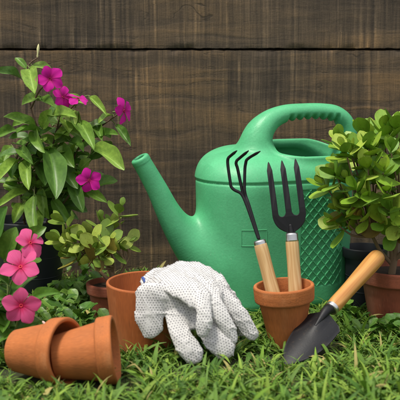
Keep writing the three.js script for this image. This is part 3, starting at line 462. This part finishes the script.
// ================================================================ PLANTS
const leafMap = tex(128, 256, (u, v) => { // pale midrib and side veins on an evenly green blade
  const x = Math.abs(u - 0.5) * 2, rib = Math.exp(-((x / 0.05) ** 2)), side = Math.exp(-((((((v * 9 - x * 2.2) % 1) + 1) % 1 - 0.5) / 0.09) ** 2)) * (1 - x) * 0.35, n = fbm(u * 9, v * 16, 3), k = Math.max(rib * 0.8, side);
  return [mix(150 + 70 * n, 236, k), mix(165 + 60 * n, 244, k), mix(140 + 60 * n, 205, k)];
});
function leafGeometry(seed, profile, { fold = 0.12, curl = 0.18, wave = 0.03, nu = 10, nv = 6 } = {}) { // unit leaf: base at the origin, tip at y = 1, half width 0.5 at most, face to +z
  const r = rng(seed), P = [], U = [], I = [], tw = (r() - 0.5) * 0.5, ph = r() * 6, side = (r() - 0.5) * 0.14;
  for (let i = 0; i <= nu; i++) for (let j = 0; j <= nv; j++) {
    const t = i / nu, v = j / nv * 2 - 1, w = profile(t) * 0.5, a = tw * t * v, bx = side * Math.sin(t * Math.PI);
    P.push(bx + v * w, t, Math.abs(v) * w * fold * 2 - curl * (t - 0.35) ** 2 + wave * Math.sin(t * 11 + ph + v) * Math.abs(v) + a * w); U.push((v + 1) / 2, t);
  }
  for (let i = 0; i < nu; i++) for (let j = 0; j < nv; j++) { const a = i * (nv + 1) + j; I.push(a, a + 1, a + nv + 1, a + 1, a + nv + 2, a + nv + 1); }
  const g = new THREE.BufferGeometry(); g.setAttribute('position', new THREE.Float32BufferAttribute(P, 3)); g.setAttribute('uv', new THREE.Float32BufferAttribute(U, 2)); g.setIndex(I); g.computeVertexNormals(); return g;
}
const oval = (t) => Math.max(0.03, Math.pow(1 - Math.pow(Math.abs(2 * clamp(t) - 1.02), 2.1), 0.72) || 0.03);
const vincaLeaves = [1, 2, 3, 4].map((s) => leafGeometry(s * 7, oval, { fold: 0.16, curl: 0.26, wave: 0.026, nu: 14 }));
const leafMat = (r, g, b) => phys({ map: leafMap, color: css(r, g, b), roughness: 0.42, transmission: 0.3, thickness: 0, side: THREE.DoubleSide, specularIntensity: 0.7 });
const vincaMats = [leafMat(158, 198, 90), leafMat(140, 184, 82), leafMat(184, 218, 104), leafMat(122, 166, 78)];
const stemGreen = std({ color: css(104, 118, 62), roughness: 0.7 }), stemPurple = std({ color: css(96, 74, 58), roughness: 0.7 }), bark = std({ color: css(128, 106, 80), roughness: 0.9 });
function placeLeaf(o, parent0, geos, mats, r, [a, b, w], hint, stems) {
  const A = V(a).sub(parent0), Bv = V(b).sub(parent0), d = Bv.clone().sub(A), L = d.length(), m = part('leaf', geos[Math.floor(r() * geos.length)], mats[Math.floor(r() * mats.length)], o);
  aim(m, d, hint, A); m.scale.set(w * 1.0, L, L * 0.9);
  if (stems) { // a stalk from the nearest point of the stems
    let best = null, bd = 1e3; for (const c of stems) for (let i = 0; i <= 40; i++) { const q = c.getPoint(i / 40), e = q.distanceTo(V(a)) + Math.abs(q.y - a[1]) * 0.2; if (e < bd) { bd = e; best = q; } }
    if (bd > 0.004) part('stalk', tube([best.clone().sub(parent0), best.clone().lerp(V(a), 0.6).add(V(0, 0.1 * bd, 0)).sub(parent0), A, A.clone().addScaledVector(d, 0.06)], 0.0011, 12, 6), stemGreen, o);
  }
  return m;
}
// a five-petalled periwinkle flower facing +z, unit petal length
function petalGeometry(seed, inner, outerC) {
  const r = rng(seed), nu = 9, nv = 8, P = [], Cc = [], U = [], I = [], skew = 0.12 + r() * 0.08, a0 = lin(...inner), a1 = lin(...outerC);
  for (let i = 0; i <= nu; i++) for (let j = 0; j <= nv; j++) {
    const t = i / nu, v = j / nv * 2 - 1, w = t < 0.06 ? 0.07 : 0.07 + 0.345 * Math.pow(sst(0.02, 0.72, t), 0.9) * Math.sqrt(Math.max(0.0, 1 - (sst(0.62, 1.0, t) ** 2) * 0.75)), edge = 1 - 0.13 * v * v * t;
    P.push(v * w + skew * t * t * 0.5, t * edge, 0.10 * Math.sin(t * 2.6) - 0.10 * t * t + 0.05 * v * v * t + 0.02 * Math.sin(v * 5 + seed) * t); U.push((v + 1) / 2, t);
    const k = sst(0.08, 0.5, t + 0.06 * Math.sin(v * 9)); Cc.push(mix(a0.r, a1.r, k), mix(a0.g, a1.g, k), mix(a0.b, a1.b, k));
  }
  for (let i = 0; i < nu; i++) for (let j = 0; j < nv; j++) { const a = i * (nv + 1) + j; I.push(a, a + 1, a + nv + 1, a + 1, a + nv + 2, a + nv + 1); }
  const g = new THREE.BufferGeometry(); g.setAttribute('position', new THREE.Float32BufferAttribute(P, 3)); g.setAttribute('color', new THREE.Float32BufferAttribute(Cc, 3)); g.setAttribute('uv', new THREE.Float32BufferAttribute(U, 2)); g.setIndex(I); g.computeVertexNormals(); return g;
}
const petalVeins = tex(128, 128, (u, v) => { const x = (u - 0.5) * (1.2 - 0.4 * v), n = 0.5 + 0.5 * Math.sin(x * 80 + 3 * noise(u * 6, v * 6, 3)), k = 0.9 + 0.1 * n * (0.4 + 0.6 * noise(u * 9, v * 5, 4)); return [250 * k, 246 * k, 250 * k]; });
const petalMat = phys({ map: petalVeins, vertexColors: true, roughness: 0.75, transmission: 0.3, thickness: 0, side: THREE.DoubleSide, specularIntensity: 0.4 });
const throatMat = std({ color: css(150, 20, 70), roughness: 0.7 }), throatPink = std({ color: css(190, 40, 60), roughness: 0.7 });
function flower(o, parent0, [p, face, R], petals, throat, r) {
  const fl = new THREE.Group(); fl.name = 'flower'; o.add(fl);
  const z = V(face).normalize(), h = Math.abs(z.y) > 0.9 ? V(1, 0, 0) : V(0, 1, 0), y = h.addScaledVector(z, -h.dot(z)).normalize(), x = new THREE.Vector3().crossVectors(y, z); basis(fl, x, y, z, V(p).sub(parent0));
  const spin = r() * 6.28;
  for (let k = 0; k < 5; k++) { const m = part('petal', petals[Math.floor(r() * petals.length)], petalMat, fl); m.rotation.set(0, 0, spin + k * Math.PI * 0.4 + (r() - 0.5) * 0.16); m.rotateX(0.02 + (r() - 0.5) * 0.6); m.rotateY((r() - 0.5) * 0.5); m.scale.setScalar(R * (0.94 + r() * 0.12)); }
  part('throat', new THREE.TorusGeometry(R * 0.075, R * 0.035, 6, 12).translate(0, 0, R * 0.035), throat, fl);
  part('tube', lathe([[0.0012, -R * 0.9], [0.0016, -R * 0.6], [0.0013, -R * 0.2], [R * 0.09, R * 0.03]], 10).rotateX(Math.PI / 2), stemGreen, fl);
  return fl;
}
const magentas = [1, 2, 3].map((s) => petalGeometry(s, [0.5, 0.004, 0.18], [0.78, 0.012, 0.42])), pinks = [4, 5, 6].map((s) => petalGeometry(s, [0.66, 0.008, 0.10], [0.82, 0.11, 0.31]));
{
  const r = rng(41), p0 = V(-0.335, 0.128, -0.335), o = thing('periwinkle_plant', 'tall periwinkle with magenta flowers growing in the black nursery pot', 'plant', p0.toArray());
  for (const s of VINCA_STEMS) part('stem', tube(s.map((p, i) => V(p).sub(p0).setY(i || p[1] > 0.16 ? p[1] - p0.y : 0.0)), 0.0024, 32, 7, (k) => 1 - 0.45 * k), r() < 0.5 ? stemGreen : stemPurple, o);
  const runs = VINCA_STEMS.map((s) => new THREE.CatmullRomCurve3(s.map((p) => V(p)), false, 'centripetal'));
  for (const l of VINCA_LEAVES) placeLeaf(o, p0, vincaLeaves, vincaMats, r, l, V((r() - 0.5) * 0.9, 0.55 + r() * 0.4, 0.75), runs);
  // more leaves in pairs along the stems, further back
  for (const s of VINCA_STEMS) { const c = new THREE.CatmullRomCurve3(s.map((p) => V(p))); for (let k = 0; k < 9; k++) { const q = c.getPointAt(0.22 + k * 0.085), a = r() * 6.28; for (const sg of [0, Math.PI]) { const L = 0.034 + r() * 0.026, d = V(Math.cos(a + sg), 0.6 - r() * 0.9, Math.sin(a + sg) * 0.7 - 0.1).normalize(), e = q.clone().addScaledVector(d, L); if (e.z > -0.18 || e.y > 0.365 || e.z < -0.485 || e.x > -0.15) continue; placeLeaf(o, p0, vincaLeaves, vincaMats, r, [q.toArray(), e.toArray(), 0.02 + r() * 0.008], V((r() - 0.5) * 0.8, 0.8, 0.5)); } } }
  for (const f of MAGENTA) flower(o, p0, f, magentas, throatMat, r);
  const budMat = std({ color: css(222, 216, 160), roughness: 0.6 });
  for (const [b, d, L] of [[VINCA_STEMS[0][5], [0.12, 1, 0], 0.026], [[-0.305, 0.408, -0.24], [0.2, 0.3, 0.6], 0.012], [[-0.318, 0.418, -0.24], [-0.2, 0.8, 0.3], 0.012]]) { const m = part('bud', lathe([[0.0003, 0], [0.0016, L * 0.1], [0.0014, L * 0.35], [0.0028, L * 0.65], [0.0016, L * 0.88], [0.0003, L]], 10), budMat, o); aim(m, V(d), V(0, 0.1, 1), V(b).sub(p0)); }
}
{
  const r = rng(77), p0 = V(-0.29, 0, 0.06), o = thing('periwinkle_plant', 'low periwinkle with pale pink flowers growing beside the lying pots', 'plant', p0.toArray());
  const mats = [leafMat(116, 162, 60), leafMat(98, 148, 54), leafMat(130, 172, 72)];
  for (const s of PINK_STEMS) part('stem', tube(s.map((p, i) => V(i ? p : [p[0], -0.005, p[2]]).sub(p0)), 0.002, 28, 7, (k) => 1 - 0.4 * k), stemGreen, o);
  const runs = PINK_STEMS.map((s) => new THREE.CatmullRomCurve3(s.map((p) => V(p)), false, 'centripetal'));
  for (const l of PINK_LEAVES) placeLeaf(o, p0, vincaLeaves, mats, r, l, V((r() - 0.5) * 0.8, 0.7, 0.7), runs);
  for (let k = 0; k < 26; k++) { const s = PINK_STEMS[k % 5], c = new THREE.CatmullRomCurve3(s.map((p) => V(p))), q = c.getPointAt(0.25 + r() * 0.55), a = r() * 6.28, d = V(Math.cos(a) - 0.3, 0.35, Math.sin(a) * 0.7 - 0.5).normalize(); placeLeaf(o, p0, vincaLeaves, mats, r, [q.toArray(), q.clone().addScaledVector(d, 0.035 + r() * 0.03).toArray(), 0.02 + r() * 0.01], V(0, 1, 0.5)); }
  for (const f of PINK) flower(o, p0, f, pinks, throatPink, r);
  const m = part('bud', lathe([[0.0003, 0], [0.002, 0.002], [0.002, 0.006], [0.0032, 0.011], [0.0003, 0.018]], 10), std({ color: css(236, 200, 190), roughness: 0.6 }), o); aim(m, V(0.7, -0.55, 0.3), V(0, 0.5, 1), V(PINK_BUD).sub(p0));
}
// thick jade leaf: closed lens, blunt spoon shape
function jadeGeometry(seed) {
  const r = rng(seed), nu = 10, nv = 6, P = [], U = [], I = [], bend = 0.08 + r() * 0.22, cup = 0.05 + r() * 0.12, sk = (r() - 0.5) * 0.15;
  const w = (t) => t < 0.001 ? 0.05 : 0.06 + 0.46 * Math.pow(Math.sin(Math.PI * Math.pow(clamp(t), 1.45) * 0.999), 0.72);
  for (const s of [1, -1]) for (let i = 0; i <= nu; i++) for (let j = 0; j <= nv; j++) { const t = i / nu, v = j / nv * 2 - 1, ww = t > 0.999 ? 0.04 : w(t); P.push(v * ww * 0.5 * 2 * 0.62 + sk * t * t, t, s * 0.055 * (1 - v * v) * Math.sin(Math.PI * clamp(t * 0.94 + 0.05)) + cup * v * v * ww + bend * t * t); U.push((v + 1) / 2, t); }
  const q = (nu + 1) * (nv + 1); for (let i = 0; i < nu; i++) for (let j = 0; j < nv; j++) { const a = i * (nv + 1) + j; I.push(a, a + 1, a + nv + 1, a + 1, a + nv + 2, a + nv + 1, q + a, q + a + nv + 1, q + a + 1, q + a + 1, q + a + nv + 1, q + a + nv + 2); }
  const g = new THREE.BufferGeometry(); g.setAttribute('position', new THREE.Float32BufferAttribute(P, 3)); g.setAttribute('uv', new THREE.Float32BufferAttribute(U, 2)); g.setIndex(I); g.computeVertexNormals(); return g;
}
const jadeGeos = [3, 8, 15, 21, 34].map(jadeGeometry);
const jadeMap = tex(128, 128, (u, v) => { const n = fbm(u * 5, v * 5, 6), f = noise(u * 60, v * 60, 3), spot = sst(0.66, 0.8, fbm(u * 12, v * 12, 9)); const k = 0.8 + 0.26 * n + 0.06 * f; return [236 * k - spot * 20, 238 * k - spot * 40, 226 * k - spot * 60]; });
const jadeMat = (r, g, b) => phys({ map: jadeMap, color: css(r, g, b), roughness: 0.42, specularIntensity: 0.7, transmission: 0.22, thickness: 0 });
const jadeMats = [jadeMat(170, 204, 70), jadeMat(150, 192, 62), jadeMat(194, 218, 92), jadeMat(130, 176, 58)], jadeWorn = [jadeMat(152, 142, 58), jadeMat(146, 122, 60)];
const smallMats = [jadeMat(162, 190, 82), jadeMat(142, 174, 76), jadeMat(186, 204, 94)];
function jade(o, p0, root, tips, mats, worn, size, seed, core) {
  const r = rng(seed), R0 = V(root), forks = [0, 1, 2, 3].map((k) => R0.clone().lerp(core, 0.45).add(V((k - 1.5) * size * 0.6, (r() - 0.3) * size * 0.6, (r() - 0.5) * size)));
  part('trunk', tube([R0.clone().setY(R0.y - 0.02).sub(p0), R0.clone().lerp(core, 0.2).add(V(0.004, 0, 0.003)).sub(p0), R0.clone().lerp(core, 0.42).sub(p0)], size * 0.16, 18, 9, (k) => 1 - 0.3 * k), bark, o);
  for (const f of forks) part('limb', tube([R0.clone().sub(p0), R0.clone().lerp(f, 0.5).add(V((r() - 0.5) * 0.012, 0, (r() - 0.5) * 0.012)).sub(p0), f.clone().sub(p0)], size * 0.1, 16, 8, (k) => 1 - 0.35 * k), bark, o);
  for (const t of tips) {
    const T = V(t), f = forks.reduce((a, b) => b.distanceTo(T) < a.distanceTo(T) ? b : a), d = T.clone().sub(core).normalize().add(V(0, 0.8, 0.1)).normalize();
    const mid = f.clone().lerp(T, 0.55).add(V((r() - 0.5) * 0.012, -0.008, (r() - 0.5) * 0.012));
    part('branch', tube([f.clone().sub(p0), mid.sub(p0), T.clone().addScaledVector(d, -0.004).sub(p0)], size * 0.055, 16, 7, (k) => 1 - 0.4 * k), bark, o);
    const e1 = new THREE.Vector3().crossVectors(d, Math.abs(d.y) > 0.8 ? V(1, 0, 0) : V(0, 1, 0)).normalize(), e2 = new THREE.Vector3().crossVectors(d, e1), a0 = r() * 6.28, low = T.y < core.y - size * 0.4;
    for (let k = 0; k < 4; k++) for (const sg of [0, Math.PI]) {
      const a = a0 + k * Math.PI / 2 + sg + (r() - 0.5) * 0.5, el = [0.3, 0.62, 0.95, 1.25][k] + (r() - 0.5) * 0.3, side = e1.clone().multiplyScalar(Math.cos(a)).addScaledVector(e2, Math.sin(a)), dir = side.clone().multiplyScalar(Math.cos(el)).addScaledVector(d, Math.sin(el)), L = size * [1, 0.98, 0.8, 0.5][k] * (0.8 + r() * 0.4);
      if (r() < (size < 0.04 ? 0.3 : 0.2)) continue;
      const set = worn && low && r() < 0.25 ? worn : mats, m = part('leaf', jadeGeos[Math.floor(r() * 5)], set[Math.floor(r() * set.length)], o);
      aim(m, dir, d.clone().addScaledVector(side, -0.4).add(V(0, 0.2, 0)), T.clone().addScaledVector(d, (k - 2) * size * 0.16).sub(p0)); m.scale.set(L * 0.98, L, L * 0.9);
    }
  }
}
{ const p0 = V(0.357, 0.088, -0.15), o = thing('jade_plant', 'large bushy jade plant with thick yellow green leaves in the brown pot', 'plant', p0.toArray()); jade(o, p0, JADE_ROOT, JADE_TIPS, jadeMats, jadeWorn, 0.043, 9, V(0.345, 0.225, -0.15)); }
{ const p0 = V(-0.158, 0.058, -0.17), o = thing('jade_plant', 'small sparse jade plant behind the large straight pot', 'plant', p0.toArray()); jade(o, p0, [-0.158, 0.064, -0.17], SMALL_TIPS, smallMats, jadeWorn, 0.037, 17, V(-0.178, 0.15, -0.17)); }

// ================================================================ LAWN
const clearOf = [[0.1435, 0, 0.030], [-0.088, 0, 0.052], [0.357, -0.15, 0.054], [-0.158, -0.17, 0.036], [-0.335, -0.335, 0.056], [0.312, -0.25, 0.033]];
const canTurn = { c: Math.cos(0.35), s: Math.sin(0.35) };
function blocked(x, z) {
  for (const [a, b, r] of clearOf) if ((x - a) ** 2 + (z - b) ** 2 < r * r) return true;
  const dx = x - 0.14, dz = z + 0.29, lx = dx * canTurn.c - dz * canTurn.s, lz = dx * canTurn.s + dz * canTurn.c; if (Math.hypot(Math.max(Math.abs(lx) - 0.065, 0), Math.max(Math.abs(lz) - 0.007, 0)) < 0.08) return true;
  const lx2 = x + 0.2, lz2 = z - 0.178; if (Math.abs(lx2 * 0.97 + lz2 * 0.24) < 0.075 && Math.abs(-lx2 * 0.24 + lz2 * 0.97) < 0.022) return true; // beneath the lying pots
  return z < -0.492;
}
function lying(x, z) { // grass under the fallen pots, the trowel blade and the finger ends is pressed short
  const seg = (ax, az, bx, bz) => { const ux = bx - ax, uz = bz - az, t = clamp(((x - ax) * ux + (z - az) * uz) / (ux * ux + uz * uz)); return Math.hypot(x - ax - ux * t, z - az - uz * t); };
  if (seg(-0.27, 0.156, -0.125, 0.2) < 0.046) return 0.22;
  if (seg(0.145, 0.098, 0.20, 0.03) < 0.036) return 0.3;
  if (seg(-0.02, 0.125, 0.05, 0.12) < 0.034 || seg(0.05, 0.1, 0.09, 0.08) < 0.022) return 0.42;
  return 1;
}
function bladeGeometry(seed, w, bend, fold) {
  const n = 6, P = [], N = [], U = [], I = [], r = rng(seed), tw = (r() - 0.5) * 1.4;
  let y = 0, z = 0, a = 0.05; const pts = [];
  for (let i = 0; i <= n; i++) { pts.push([y, z, a]); a += bend / n * (0.5 + i / n); y += Math.cos(a) / n; z += Math.sin(a) / n; }
  for (let i = 0; i <= n; i++) { const t = i / n, ww = w * 0.5 * (t < 0.25 ? 0.72 + t * 1.1 : Math.pow(1 - ((t - 0.25) / 0.76) ** 2, 0.7)), [yy, zz, aa] = pts[i], c = Math.cos(tw * t), s = Math.sin(tw * t); for (const v of [-1, 0, 1]) { const f = Math.abs(v) * fold * ww; P.push(v * ww * c, yy + f * Math.sin(aa) * 0.6, zz + v * ww * s - f); U.push((v + 1) / 2, t); } }
  for (let i = 0; i < n; i++) for (let j = 0; j < 2; j++) { const k = i * 3 + j; I.push(k, k + 1, k + 3, k + 1, k + 4, k + 3); }
  const g = new THREE.BufferGeometry(); g.setAttribute('position', new THREE.Float32BufferAttribute(P, 3)); g.setAttribute('uv', new THREE.Float32BufferAttribute(U, 2)); g.setIndex(I); g.computeVertexNormals(); return g;
}
{
  const grassMap = tex(64, 128, (u, v) => { const n = noise(u * 14, v * 3, 2), f = noise(u * 26, v * 5, 4), rib = Math.exp(-(((u - 0.5) / 0.05) ** 2)); const k = 0.84 + 0.16 * n + 0.08 * f + 0.1 * rib; return [240 * k, 246 * k, 226 * k]; });
  const mat = phys({ map: grassMap, color: 0xffffff, roughness: 0.65, transmission: 0.32, thickness: 0, side: THREE.DoubleSide, specularIntensity: 0.4 });
  const lawn = new THREE.Group(); lawn.name = 'grass'; lawn.userData = { kind: 'stuff', label: 'dense broad bladed green lawn grass', category: 'grass' }; scene.add(lawn);
  const kinds = [[0.075, 0.7, 0.3], [0.1, 1.5, 0.35], [0.17, 1.9, 0.25], [0.055, 1.1, 0.4], [0.13, 0.9, 0.2]].map(([w, b, f], i) => bladeGeometry(i + 3, w, b, f));
  const lists = kinds.map(() => []), r = rng(2024), cols = [css(124, 158, 58), css(102, 138, 48), css(148, 174, 74), css(80, 118, 44), css(116, 148, 70)], straw = css(186, 170, 112);
  const put = (x, z, L, lean, yaw) => { const q = new THREE.Quaternion().setFromEuler(new THREE.Euler(lean, 0, 0)).premultiply(new THREE.Quaternion().setFromAxisAngle(V(0, 1, 0), yaw)), c = (r() < 0.045 ? straw : cols[Math.floor(r() * 5)]).clone().multiplyScalar(0.78 + r() * 0.4); lists[Math.floor(r() * 5)].push([new THREE.Matrix4().compose(V(x, -0.002, z), q, V(L * (0.8 + r() * 0.5), L, L)), c]); };
  const tuft = (x, z, n, s) => { const y0 = r() * 6.28; for (let i = 0; i < n; i++) { const a = y0 + i * 2.4 + r(), R = r() * 0.008, px = x + Math.cos(a) * R, pz = z + Math.sin(a) * R; if (blocked(px, pz)) continue; const k = lying(px, pz), yaw = Math.PI / 2 - a; put(px, pz, s * (0.5 + r() * 0.6 + (r() < 0.08 ? 0.4 : 0)) * (k < 1 ? Math.max(k, 0.3) : 1), (0.15 + r() * 0.85) * (k < 1 ? 1.3 : 1), yaw); } };
  for (let i = 0; i < 9800; i++) { const x = (r() * 2 - 1) * LAWN.x, z = mix(LAWN.z0, LAWN.z1, r()), d = fbm(x * 9, z * 9, 3); tuft(x, z, 5 + Math.floor(r() * 4), mix(0.031, 0.058, d) * (z < -0.05 ? 0.95 : 1)); }
  for (let i = 0; i < 2600; i++) { const x = (r() * 2 - 1) * 2.2, z = mix(LAWN.z0, 2.6, r()); if (Math.abs(x) < LAWN.x && z < LAWN.z1) continue; if (Math.hypot(x, z - 1.5) < 0.25) continue; tuft(x, z, 7, 0.045); }
  kinds.forEach((g, i) => { const im = new THREE.InstancedMesh(g, mat, lists[i].length); im.name = 'grass_blades'; im.userData.kind = 'stuff'; im.castShadow = im.receiveShadow = true; lists[i].forEach(([m, c], k) => { im.setMatrixAt(k, m); im.setColorAt(k, c); }); lawn.add(im); });
}
{ // low round-leaved weeds between the blades, thicker along the wall and round the pots at the back
  const g = leafGeometry(5, (t) => Math.max(0.06, Math.pow(Math.sin(Math.PI * Math.pow(clamp(t * 0.96 + 0.02), 1.15)), 0.7)), { fold: 0.1, curl: 0.2, nu: 6, nv: 4 });
  const mat = leafMat(255, 255, 255), r = rng(99), list = [], spots = [];
  const weeds = new THREE.InstancedMesh(g, mat, 4200); weeds.name = 'weeds'; weeds.userData = { kind: 'stuff', label: 'low round leaved weeds growing among the grass', category: 'weeds' };
  for (let i = 0; i < 50; i++) spots.push([(r() * 2 - 1) * 0.85, mix(-0.49, -0.2, r() ** 1.2), 0.03 + r() * 0.03]);
  for (let i = 0; i < 26; i++) spots.push([mix(-0.34, -0.1, r()), mix(-0.32, -0.02, r()), 0.03 + r() * 0.03]);
  for (let i = 0; i < 9; i++) spots.push([mix(0.2, 0.42, r()), mix(-0.12, 0.06, r()), 0.025 + r() * 0.03]);
  for (let i = 0; i < 12; i++) spots.push([mix(-0.6, 0.6, r()), mix(-0.05, 0.4, r()), 0.02 + r() * 0.014]);
  const cols = [css(116, 160, 66), css(98, 144, 58), css(140, 178, 80)];
  for (const [x, z, h] of spots) for (let k = 0; k < 9; k++) {
    const a = r() * 6.28, R = r() * 0.024, px = x + Math.cos(a) * R, pz = z + Math.sin(a) * R; if (blocked(px, pz) || blocked(px + 0.02, pz) || blocked(px - 0.02, pz) || blocked(px, pz - 0.02) || lying(px, pz) < 1 || lying(px - 0.03, pz - 0.02) < 1 || lying(px, pz + 0.03) < 1 || pz < -0.47) continue;
    const m = new THREE.Object3D(), L = 0.014 + r() * 0.016; aim(m, V(Math.cos(a), 0.2 + r() * 0.9, Math.sin(a)), V(0, 1, 0.2), V(px, h * (0.25 + 0.75 * r()), pz)); m.scale.set(L * 0.8, L, L); m.updateMatrix(); list.push([m.matrix.clone(), cols[Math.floor(r() * 3)].clone().multiplyScalar(0.8 + r() * 0.4)]);
  }
  weeds.count = Math.min(list.length, 4200); list.slice(0, 4200).forEach(([m, c], i) => { weeds.setMatrixAt(i, m); weeds.setColorAt(i, c); }); weeds.castShadow = weeds.receiveShadow = true; scene.add(weeds);
}
scene.traverse((o) => { if (o.isMesh) o.castShadow = o.receiveShadow = true; });
renderer.render(scene, camera);
